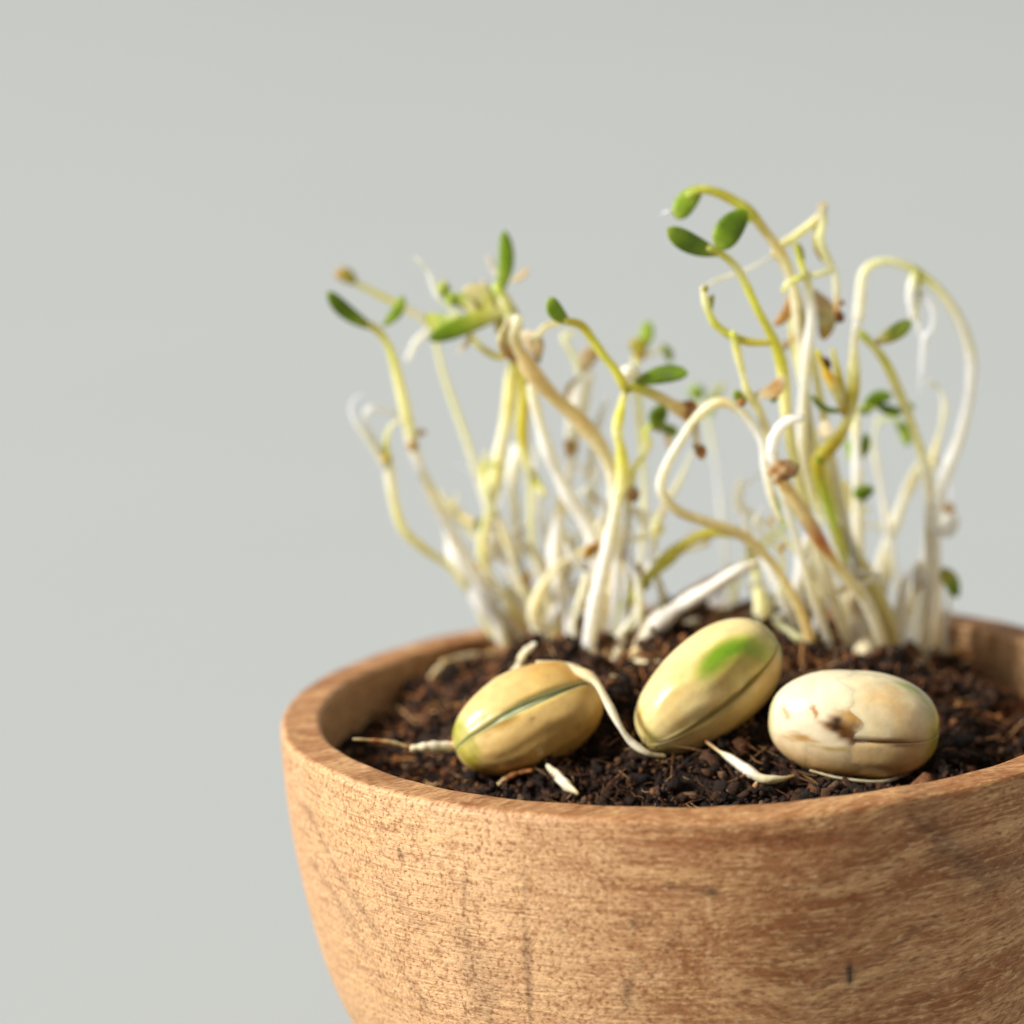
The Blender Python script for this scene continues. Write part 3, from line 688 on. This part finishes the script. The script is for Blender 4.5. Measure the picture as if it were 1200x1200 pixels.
S('short yellow stalk curving right to a drooping dark green leaf pair',
  [(728, 752), (732, 700), (738, 640), (736, 590), (742, 552), (751, 537), (760, 520), (756, 508), (764, 498), (776, 490)], [13, 12, 10, 9, 10, 11, 10, 9, 10, 10], 'WWCCYGYGLL', 0.1) \
  .leaf((770, 506), (776, 474), 24, 'YDED', -0.03, 0.7).leaf((774, 498), (794, 508), 17, 'LDL', 0.03).husk((777, 505), (783, 525), 9, 'CTT').knot((742, 580), 15, 18, 'BK', 'seed_scale', -0.05)
S('thin white arching root-stem beside the stout white one',
  [(745, 752), (750, 720), (747, 682), (738, 655), (733, 630), (737, 603), (746, 600), (756, 616), (764, 640), (766, 662)], [13, 12, 12, 12, 10, 10, 10, 10, 8, 4], 'SSSCWWWSWW', 0.1)
S('glossy yellow-green shoot bending right behind the big tan loop',
  [(722, 735), (730, 708), (754, 682), (770, 666), (790, 647), (811, 632), (834, 624), (858, 626), (880, 632)], [15, 17, 19, 19, 18, 16, 13, 11, 9], 'CYGGGOOOT', 0.05, Y=1.15).knot((754, 684), 19, 14, 'GL', 'node', 0.0, M_STEM, 0.06)
S('pale stem pair base crowding the left rim, leaning right',
  [(632, 752), (622, 715), (608, 668), (590, 632), (572, 620), (552, 612), (535, 600), (515, 578)], [20, 20, 18, 15, 12, 11, 11, 8], 'WWCSTTTS', 0.25) \
  .husk((596, 636), (560, 628), 14, 'BNT', 0.02).leaf((560, 622), (563, 608), 12, 'LDD', 0.02)
S('wide white stem bowing left, low behind the yellow stems',
  [(648, 750), (630, 715), (612, 680), (605, 640), (603, 600), (600, 560), (606, 530), (600, 525)], [22, 22, 18, 15, 13, 14, 18, 10], 'WCWSSCWW', 0.4)
S('thin tan stem twisting in front of the left white stems',
  [(640, 756), (630, 725), (612, 690), (598, 650), (585, 610), (572, 585)], [11, 11, 10, 9, 8, 5], 'TSTSTT', 0.05).branch([(640, 740), (660, 700), (680, 680), (700, 672)], [9, 9, 8, 6], 'WWWC', 0.15)
S('faint white stem nearest the left rear rim',
  [(585, 738), (560, 702), (540, 668), (530, 640), (524, 612), (520, 590)], [19, 18, 18, 18, 17, 12], 'SWWWMM', 0.2)
# ---- middle
S('big tan looping stem arching over empty space between the two clumps',
  [(953, 764), (949, 748), (941, 724), (927, 695), (909, 665), (888, 642), (866, 625), (846, 617), (820, 609), (797, 600), (780, 585), (774, 567), (782, 543), (797, 517), (814, 492), (831, 476), (848, 471), (866, 480), (882, 498), (894, 520), (897, 548), (905, 585), (915, 610)],
  [16, 17, 16, 15, 14, 14, 14, 14, 14, 14, 14, 14, 14, 14, 14, 15, 15, 15, 14, 13, 12, 11, 8], 'RTTTTTTTTTTSCCCSSTSCCCSY', -0.45, lump=0.05) \
  .branch([(815, 495), (816, 512), (818, 530)], [10, 11, 9], 'SWR', 0.1).husk((812, 520), (824, 538), 15, 'SRB', 0.0)
S('thick white fallen root lying on the soil, left of the propped bean',
  [(752, 760), (766, 735), (793, 713), (830, 691), (866, 668), (885, 660)], [20, 27, 28, 24, 18, 10], 'SSWWWC', -0.1, name='fallen_root', cat='root', mat=M_ROOT, part='root_body')
S('pale waxy shoot standing right behind the propped bean',
  [(893, 742), (892, 712), (886, 676), (881, 648), (876, 622), (872, 606)], [27, 27, 18, 15, 15, 12], 'YCYYCW', 0.1).leaf((872, 612), (868, 560), 13, 'WMM', 0.3, name='withered_leaf')
S('short green leafed shoot curving up beyond the tan loop',
  [(860, 690), (872, 662), (894, 638), (914, 622), (926, 605), (925, 596)], [12, 10, 9, 9, 9, 8], 'CYGGLL', 0.1).leaf((926, 603), (917, 572), 16, 'LDD', 0.0, 0.6)
S('white stem leaning left at the foot of the big tan loop',
  [(938, 755), (930, 732), (918, 705), (905, 676), (893, 650), (886, 630)], [20, 19, 16, 14, 12, 8], 'WWWWCM', 0.3)
S('withered brown husk strip lying at the back, beyond the white fallen root',
  [(800, 708), (830, 690), (858, 674), (880, 664)], [22, 26, 22, 8], 'RBRB', 0.3, name='husk_strip', cat='husk', mat=M_HUSK, part='husk')
S('blurred stem with a round green bud, far back over the gap',
  [(846, 705), (850, 660), (845, 600), (838, 540), (828, 490), (818, 465)], [9, 9, 8, 7, 7, 6], 'WMMWYY', 0.55).leaf((822, 472), (810, 452), 20, 'LDL', 0.0, 0.8).leaf((832, 490), (848, 448), 12, 'LLY', 0.1)
# ---- right clump
S('tall sprout with a round and a pointed green leaf, upper left of right clump',
  [(1000, 768), (985, 725), (962, 660), (946, 600), (932, 545), (922, 490), (918, 440), (911, 409), (900, 385), (887, 361), (874, 333), (861, 311), (843, 296), (832, 291)],
  [20, 19, 17, 15, 14, 14, 15, 16, 16, 15, 14, 14, 12, 10], 'WCCSYYYGGGGYGG', -0.6) \
  .leaf((842, 298), (782, 268), 27, 'GDEDL', -0.12, 0.5, 0.05).leaf((874, 246), (840, 291), 36, 'DEEDL', -0.05, 0.5, 0.03)
S('sprout drooping in an arch with a green capped tip, topmost in the bowl',
  [(1012, 765), (1000, 700), (975, 620), (955, 540), (945, 470), (936, 400), (930, 340), (921, 307), (909, 287), (896, 270), (879, 248), (863, 237), (844, 227), (824, 222), (808, 228)],
  [20, 18, 16, 14, 14, 13, 14, 15, 14, 14, 14, 14, 14, 13, 13], 'WCSCSSSSTTOGOGL', -0.35) \
  .leaf((822, 218), (792, 256), 28, 'GLDL', -0.06, 0.6, 0.05).branch([(792, 252), (782, 248), (774, 252)], [6, 5, 2], 'WWW', -0.02, name='root_hair').branch([(879, 250), (876, 256), (872, 262)], [9, 10, 9], 'ODD', -0.05)
S('withered pale stalk crossing the top of the right clump, its tip hanging down',
  [(1022, 765), (1012, 700), (992, 620), (975, 540), (962, 470), (950, 410), (935, 350), (918, 308), (909, 293), (931, 277), (957, 256), (966, 243)],
  [16, 15, 14, 13, 12, 12, 11, 12, 14, 14, 13, 11], 'CSCCSYYSTTYTS', -0.2) \
  .branch([(964, 246), (964, 262), (961, 280), (969, 303), (978, 320), (980, 342), (981, 365)], [10, 10, 12, 12, 9, 9, 9], 'TYYYSSR', -0.05).knot((984, 372), 12, 12, 'RK', 'tip_scale').knot((987, 355), 6, 6, 'BR', 'tip_scale') \
  .branch([(906, 299), (875, 316), (845, 326), (829, 334)], [4, 5, 5, 4], 'SSTS', -0.05, name='root_hair').leaf((957, 262), (968, 308), 15, 'YYN', -0.02, name='withered_leaf').husk((963, 258), (968, 236), 12, 'TST')
S('crooked olive stalk bent like an elbow, left side of right clump',
  [(975, 768), (958, 715), (938, 650), (918, 580), (903, 520), (888, 478), (876, 460), (870, 438), (864, 413), (859, 391)],
  [16, 15, 13, 12, 12, 14, 14, 11, 11, 10], 'WCSCCSYYYG', -0.5) \
  .branch([(900, 402), (874, 400), (851, 390), (836, 377), (827, 355), (824, 338)], [9, 11, 11, 11, 11, 8], 'OOGGYY', -0.05).leaf((832, 372), (836, 345), 9, 'GLY', -0.03).knot((826, 338), 8, 9, 'TG', 'tip_scale') \
  .husk((884, 463), (920, 442), 20, 'STBS', -0.08, 0.3, 'withered_leaf').leaf((875, 470), (860, 458), 13, 'DLL', -0.03).knot((869, 472), 10, 9, 'RB', 'tip_scale').leaf((905, 472), (909, 458), 10, 'DDD', 0.0)
S('upright pale stem with a yellow-green tip, in the middle of the right clump',
  [(1045, 768), (1043, 738), (1034, 708), (1020, 678), (1000, 648), (972, 612), (954, 580), (944, 545), (941, 510), (941, 475), (944, 439), (946, 411), (950, 381), (950, 355), (946, 330), (938, 307), (933, 288)],
  [22, 21, 22, 23, 21, 20, 19, 19, 17, 17, 16, 15, 15, 15, 13, 10, 8], 'RTYYYYYYCCCCCWWCYGG', -0.55) \
  .leaf((940, 312), (931, 284), 13, 'GGO', -0.02).branch([(946, 322), (935, 326), (922, 333), (918, 342)], [8, 9, 8, 6], 'GGYG', -0.03).branch([(946, 324), (958, 321), (973, 317)], [9, 9, 9], 'YYY', 0.0)
S('tan reddish stem below the central pale stem, torn top spotted brown',
  [(1038, 776), (1030, 742), (1015, 705), (998, 682), (979, 660), (960, 632), (942, 602), (922, 572), (914, 556), (918, 545)],
  [17, 18, 19, 18, 18, 18, 18, 18, 20, 16], 'TTSCSTRTTTS', -0.75) \
  .knot((918, 551), 34, 24, 'TR', 'torn_tip', -0.06).branch([(908, 545), (904, 528), (909, 508), (922, 494), (938, 490)], [13, 15, 15, 14, 11], 'WWWWC', -0.05).husk((915, 556), (936, 544), 9, 'RKB', -0.12, 0.5).husk((904, 566), (916, 556), 8, 'BR', -0.12)
S('yellow husked stalk with split brown scales, upper centre of right clump',
  [(1030, 762), (1018, 700), (1000, 640), (976, 580), (958, 530), (946, 480), (938, 430), (930, 398), (927, 370), (928, 350)],
  [15, 15, 14, 14, 13, 13, 14, 14, 12, 8], 'CSCYYYYOYY', -0.3) \
  .husk((926, 342), (908, 382), 15, 'NBB', -0.06, 0.5).husk((928, 345), (927, 402), 13, 'YON', -0.08, 0.5).husk((954, 340), (966, 398), 26, 'STYN', 0.05, 0.4).knot((921, 404), 6, 12, 'BK', 'scale').husk((938, 385), (925, 350), 16, 'YYT', 0.05)
S('yellow split stalk with a dark spot and a narrow green leaf, centre of right clump',
  [(1010, 764), (1000, 700), (985, 640), (970, 590), (958, 548), (968, 530), (984, 511), (995, 488), (1000, 460), (1001, 430), (1001, 402), (1004, 380)],
  [17, 15, 14, 15, 16, 20, 20, 18, 16, 16, 14, 12], 'CCYGLOOOYOYSC', -0.4) \
  .branch([(990, 482), (982, 462), (970, 440), (958, 412)], [12, 15, 14, 6], 'NYNO', -0.05).branch([(990, 478), (985, 450), (976, 410)], [10, 11, 5], 'BOO', 0.02).husk((970, 440), (962, 418), 10, 'KKB', -0.1).branch([(988, 481), (972, 481), (960, 474), (952, 465)], [7, 8, 9, 5], 'GDDD', -0.05, name='narrow_leaf', mat=M_LEAF) \
  .husk((978, 508), (962, 496), 24, 'CSS', 0.1, 0.3, 'withered_leaf').leaf((972, 532), (957, 542), 12, 'GLD', -0.05)
S('slim white stem far back bearing small oval green leaves at mid height',
  [(1010, 760), (1008, 712), (1006, 640), (1005, 590), (1004, 540), (1002, 505), (1003, 480)], [26, 22, 17, 16, 15, 13, 10], 'CWCMCWSY', 0.3) \
  .leaf((1012, 474), (1045, 463), 18, 'DEED', -0.05).branch([(1003, 482), (1010, 477), (1028, 477)], [6, 5, 5], 'TGD', 0.0).leaf((1026, 473), (1058, 483), 14, 'EED', 0.02).leaf((1006, 484), (1022, 480), 11, 'DED', 0.0).leaf((1058, 478), (1072, 477), 10, 'LGL', 0.1) \
  .leaf((1008, 538), (1015, 508), 13, 'GDD', 0.1).leaf((996, 540), (992, 516), 10, 'GDD', 0.1).leaf((1006, 592), (1022, 570), 22, 'LDEL', -0.05, 0.7, 0.2).branch([(1005, 600), (1012, 600), (1018, 596)], [4, 4, 4], 'YYL').leaf((998, 600), (989, 562), 18, 'YYY', 0.1)
S('tall white stem bending over in a wide arch, rightmost of all',
  [(1098, 768), (1097, 720), (1096, 660), (1096, 615), (1102, 575), (1112, 545), (1124, 515), (1133, 480), (1138, 447), (1138, 420), (1131, 392), (1119, 366), (1102, 342), (1082, 324), (1063, 312), (1043, 306), (1023, 309), (1011, 322), (1008, 350), (1006, 372)],
  [20, 20, 18, 16, 16, 17, 17, 17, 17, 17, 16, 15, 15, 14, 12, 11, 12, 14, 16, 15], 'WWWWWWWWWWWCCSYGYYYSMM', -0.1, lump=0.04) \
  .branch([(1074, 318), (1068, 335), (1067, 352), (1070, 374)], [12, 12, 11, 7], 'GCWC', -0.08, name='hanging_shoot').branch([(1078, 322), (1077, 345), (1073, 372)], [8, 7, 5], 'GSY', -0.02, name='hanging_shoot') \
  .branch([(1076, 345), (1086, 348), (1094, 366), (1092, 385), (1084, 396), (1082, 412), (1080, 435), (1077, 462)], [7, 8, 8, 8, 10, 8, 6, 3], 'WWWWWWWM', -0.05, name='root_hair').branch([(1074, 372), (1078, 390), (1084, 396)], [6, 6, 8], 'SWW', 0, name='root_hair')
S('stem in front of the wide arch, white below and yellow-green where it bends',
  [(1082, 772), (1085, 727), (1088, 700), (1091, 665), (1091, 627), (1090, 590), (1087, 560), (1080, 531), (1067, 492), (1054, 460), (1039, 427), (1024, 406), (1009, 391)],
  [22, 22, 21, 19, 18, 17, 16, 15, 14, 14, 14, 14, 12], 'SWWWWWWCCYYYGYL', -0.55, lump=0.05) \
  .leaf((1026, 402), (1068, 377), 21, 'TGLL', -0.05, 0.8, 0.02).knot((1091, 594), 4, 4, 'BR', 'speck', -0.09).leaf((1098, 624), (1122, 604), 24, 'WWW', 0.25, 0.5, 0.1, 'withered_leaf', M_STEM)
S('thin tan hooked tendril between the arch and the stem before it',
  [(1075, 765), (1080, 700), (1085, 640), (1090, 585), (1092, 545), (1096, 525), (1103, 500), (1107, 475), (1101, 456), (1089, 447)], [10, 10, 9, 9, 9, 9, 8, 8, 8, 4], 'WWCCSTTSCT', 0.05).husk((1091, 545), (1101, 540), 13, 'WWW', 0.0)
S('blurred beige stem slanting right, behind the white arch base',
  [(1035, 752), (1034, 695), (1033, 655), (1047, 615), (1061, 580), (1076, 548), (1085, 535)], [19, 18, 18, 17, 16, 14, 8], 'SMMMMSM', 0.35)
S('thick short white shoot leaning right out of the central roots',
  [(935, 752), (941, 715), (936, 682), (940, 652), (950, 624), (958, 608)], [17, 16, 18, 19, 16, 9], 'CWWWWW', 0.1)
S('plump white root crown at the foot of the central stems',
  [(1012, 772), (1010, 752), (1008, 725), (1002, 695), (990, 668)], [52, 50, 40, 30, 18], 'TSMSS', 0.25, mat=M_ROOT)
S('small bright white bulb stem left of the right front stem',
  [(1052, 766), (1053, 735), (1056, 708), (1060, 685), (1066, 665)], [15, 18, 19, 15, 6], 'SWWWW', 0.0).leaf((1072, 700), (1076, 655), 17, 'SWW', 0.1, 0.7, name='bulb')
S('stubby tan stem behind the white bulb, spotted brown',
  [(1070, 762), (1068, 720), (1072, 690), (1078, 668)], [18, 17, 17, 12], 'SMSM', 0.2).knot((1074, 694), 9, 14, 'BK', 'scale')
S('tiny green-tipped seedling close to the right rear rim',
  [(1108, 742), (1111, 718), (1113, 700), (1112, 690)], [8, 7, 6, 6], 'CWMG', 0.05).leaf((1122, 700), (1102, 666), 22, 'EDGO', 0.05, 0.6)
S('pale stems base at the foot of the tan loop, right side',
  [(968, 760), (962, 730), (952, 700), (948, 672), (955, 640)], [17, 16, 15, 14, 9], 'SSCSC', 0.2)
S('beige stub stem rear centre, seen between the white shoots',
  [(990, 742), (985, 705), (975, 675), (968, 650)], [19, 19, 18, 12], 'MSMM', 0.3)
S('faded thin stem behind the arching capped sprout',
  [(1060, 748), (1052, 690), (1040, 620), (1030, 560), (1024, 520), (1028, 490)], [11, 11, 10, 9, 8, 5], 'WMMMSY', 0.3).leaf((1050, 492), (1064, 522), 17, 'LDLL', -0.05, 0.6, 0.12).branch([(1026, 500), (1038, 490), (1050, 490)], [4, 4, 4], 'YLL', -0.1)

# ---- thin strands that nobody could tell apart, low in each clump
rs = np.random.default_rng(5)
for label, group, x0, x1, y0, y1, num in (('thin pale strand tangled low among the left clump stems', 'fine strands in the left clump', 590, 745, 738, 764, 22),
                                          ('thin pale strand tangled low among the right clump stems', 'fine strands in the right clump', 925, 1078, 740, 768, 10)):
    mid = (x0+x1)/2
    for k in range(num):
        bx = rs.uniform(x0, x1); by = rs.uniform(y0, y1); h = rs.uniform(60, 230); lean = (bx-mid)*rs.uniform(0.1, 0.9)+rs.normal(0, 26)
        pts = [(bx, by)]
        for q in (0.2, 0.42, 0.64, 0.84, 1.0):
            pts.append((bx+lean*q+rs.normal(0, 11)+22*math.sin(q*rs.uniform(2, 7)+k), by-h*q+rs.normal(0, 5)))
        wv = rs.uniform(9, 15)
        sp_ = S(label, pts, [wv*1.2, wv, wv*0.95, wv*0.9, wv*0.7, wv*0.35], ''.join(rs.choice(list('WCCCSWTYSTSY'), 6)), rs.uniform(-0.1, 0.45), name='thin_strand', group=group, lump=0.12, per=6)
        if k % 2 == 0:
            hx, hy = pts[3]; sp_.husk((hx, hy), (hx+rs.uniform(-16, 16), hy-rs.uniform(8, 22)), rs.uniform(8, 15), ('TNT', 'STS', 'TBS', 'YNT')[k//2 % 4], -0.03, 0.3)

# ------------------------------------------------------------------ roots, fibres and chips on the soil
def loose(label, name, cat, pts, Ys, wd, c, mat=M_ROOT, group=None, flat=0.7):
    r = np.random.default_rng(abs(hash(name))%1000+len(pts) if False else int(pts[0][0]))
    P = np.array([at(x, y, Y) for (x, y), Y in zip(pts, Ys)]); Pc = catmull(P, 8); n = len(Pc)
    wpx = lerp_list(wd, n)[:, 0]
    V, F, C = tube_geo(Pc, wpx/2/pxs(Pc), lerp_list(cols(c), n), 12, r, lump=0.12, flat=flat)
    o = mesh_obj(name, V, F, mat, C, origin=P[0]); return tagit(o, label, cat, group)

def ys(pts, lift=0.02):
    out = []
    for x, y in pts:
        p = on_soil(x, y); out.append(p[1]-lift/0.25*0.2)
    return out

yl = cL[1]
def partroot(t, name, pts, Ys, wd, c):
    P = np.array([at(x, y, Y) for (x, y), Y in zip(pts, Ys)]); Pc = catmull(P, 8); n = len(Pc)
    V, F, C = tube_geo(Pc, lerp_list(wd, n)[:, 0]/2/pxs(Pc), lerp_list(cols(c), n), 12, np.random.default_rng(int(pts[0][0])), lump=0.12)
    mesh_obj(name, V, F, M_ROOT, C, t)
partroot(bL, 'root', [(630, 776), (650, 778), (668, 783), (688, 792), (700, 802), (713, 826), (726, 851), (740, 870), (760, 883), (778, 886)],
         [yl+0.12, yl+0.08, yl+0.02, yl-0.1, yl-0.18, yl-0.30, yl-0.40, yl-0.42, yl-0.45, yl-0.40], [5, 8, 12, 14, 10, 9, 9, 9, 8, 5], 'TTSTSCCCST')
partroot(bL, 'root', [(545, 874), (528, 875), (505, 875), (484, 877)], [yl+0.02, yl-0.05, yl-0.10, yl-0.12], [13, 14, 15, 9], 'SCCS')
p = [(600, 791), (608, 780), (614, 766), (625, 756)]
loose('pale bent root end behind the leftmost bean', 'root_end', 'root', p, [yl+0.75]*4, [13, 12, 13, 10], 'SSSC')
p = [(642, 898), (652, 908), (664, 920), (676, 929)]
loose('short cream root stub in front of the leftmost bean', 'root_stub', 'root', p, [y-0.08 for y in ys(p)], [7, 15, 17, 6], 'SCCT')
p = [(826, 868), (842, 880), (856, 889), (876, 903), (894, 913), (915, 913), (930, 909)]
loose('flat white root sliver on dark soil below the propped bean', 'root_sliver', 'root', p, [y-0.06 for y in ys(p)], [4, 6, 13, 18, 15, 8, 3], 'RTCWSSB')
p = [(1030, 787), (1050, 786), (1072, 780), (1086, 773), (1094, 764)]
loose('pale root lying behind the whitish bean', 'fallen_root', 'root', p, [y-0.06 for y in ys(p)], [8, 12, 13, 13, 9], 'TSSSC')
p = [(415, 866), (440, 868), (462, 871), (482, 877)]
loose('thin dry brown strand reaching the left inner wall', 'dry_strand', 'strand', p, [yl-0.2, yl-0.16, yl-0.13, yl-0.12], [4, 7, 9, 7], 'TRTB')
p = [(584, 919), (596, 911), (608, 905), (622, 903)]
loose('curled reddish bark chip under the leftmost bean', 'bark_chip', 'bark chip', p, [y-0.08 for y in ys(p)], [7, 10, 11, 7], 'TRRR', M_HUSK)
p = [(462, 893), (466, 884), (472, 879)]
loose('small orange bark chip left of the leftmost bean', 'bark_chip', 'bark chip', p, [y-0.05 for y in ys(p)], [14, 17, 12], 'RRR', M_HUSK)
p = [(950, 903), (985, 912), (1030, 916), (1060, 908), (1078, 895)]
loose('fine pale fibre curving under the whitish bean', 'root_fibre', 'root', p, [y-0.1 for y in ys(p)], [3, 5, 5, 5, 3], 'TSSST')
p = [(884, 932), (884, 924), (886, 918)]
loose('tiny orange chip against the front rim', 'bark_chip', 'bark chip', p, [y-0.03 for y in ys(p)], [8, 9, 6], 'RRT', M_HUSK)
p = [(520, 776), (545, 770), (572, 768), (596, 762)]
loose('tan twig lying near the left rear wall', 'twig', 'twig', p, [y-0.02 for y in ys(p)], [9, 13, 14, 10], 'TSTT', M_HUSK)
p = [(506, 792), (516, 784), (528, 788), (540, 796)]
loose('light curled bark flake left of the tan twig', 'bark_flake', 'bark chip', p, [y-0.02 for y in ys(p)], [9, 14, 13, 8], 'TSTB', M_HUSK)
p = [(640, 764), (655, 766), (672, 770), (686, 776)]
loose('twisted pale rootlet above the leftmost bean', 'rootlet', 'root', p, [y-0.04 for y in ys(p)], [7, 10, 10, 6], 'SCST')

for label, name, pts, wd, c in (
    ('short tan root piece between the leftmost and propped beans', 'root_piece', [(730, 778), (748, 776), (764, 778), (778, 775)], [8, 11, 11, 7], 'TSTS'),
    ('upright pale root stub beside the stout white stem', 'root_stub', [(722, 772), (726, 758), (733, 745), (736, 735)], [14, 16, 15, 9], 'SCCS'),
    ('fat tan root end below the white fallen root', 'root_end', [(744, 768), (752, 752), (762, 742), (776, 735)], [16, 22, 20, 10], 'TSCS'),
    ('curled tan husk on the soil left of the stout white stem', 'husk_curl', [(632, 776), (642, 764), (656, 760), (668, 764)], [8, 12, 12, 8], 'TBTB'),
    ('brown husk flake at the foot of the crowded left stems', 'husk_flake', [(600, 764), (612, 758), (626, 760)], [10, 15, 10], 'BTB'),
    ('dry brown root crumb right of the rightmost stem', 'root_crumb', [(1108, 772), (1120, 764), (1134, 768)], [12, 18, 12], 'RBR'),
    ('fine tan fibre beside the right end of the whitish bean', 'root_fibre', [(1112, 842), (1124, 822), (1130, 804), (1142, 792)], [4, 5, 5, 3], 'TBTB'),
    ('pale stem remnant lying low behind the propped bean', 'root_piece', [(792, 742), (815, 730), (842, 716), (864, 706)], [14, 20, 18, 9], 'SCSC'),
    ('beige stem remnant crossing the foot of the waxy shoot', 'root_piece', [(846, 735), (868, 728), (890, 716), (912, 712)], [10, 15, 14, 8], 'TSST'),
    ('knobbly tan root heap behind the leftmost bean root', 'root_heap', [(668, 772), (680, 764), (694, 770), (706, 780)], [12, 18, 16, 9], 'TSTB'),
    ('tan husk leaning on the stout white stem foot', 'husk_flake', [(704, 772), (714, 758), (718, 744)], [10, 16, 10], 'TBS'),
    ('bent straw-coloured root behind the tan loop foot', 'root_piece', [(905, 752), (925, 744), (946, 742), (964, 750)], [8, 12, 12, 8], 'TSTS'),
    ('light root bit between the central crown and the whitish bean', 'root_piece', [(975, 780), (992, 774), (1010, 778)], [7, 11, 7], 'STS'),
    ('tan splinter lying right of the stout white stem', 'splinter', [(700, 786), (716, 792), (730, 800)], [6, 9, 6], 'TTS')):
    loose(label, name, 'root' if 'root' in name else ('husk' if 'husk' in name else 'splinter'), pts, [y-0.04 for y in ys(pts)], wd, c, M_HUSK if 'husk' in name else M_ROOT)

for o in bpy.data.objects:
    if '_o' in o: del o['_o']
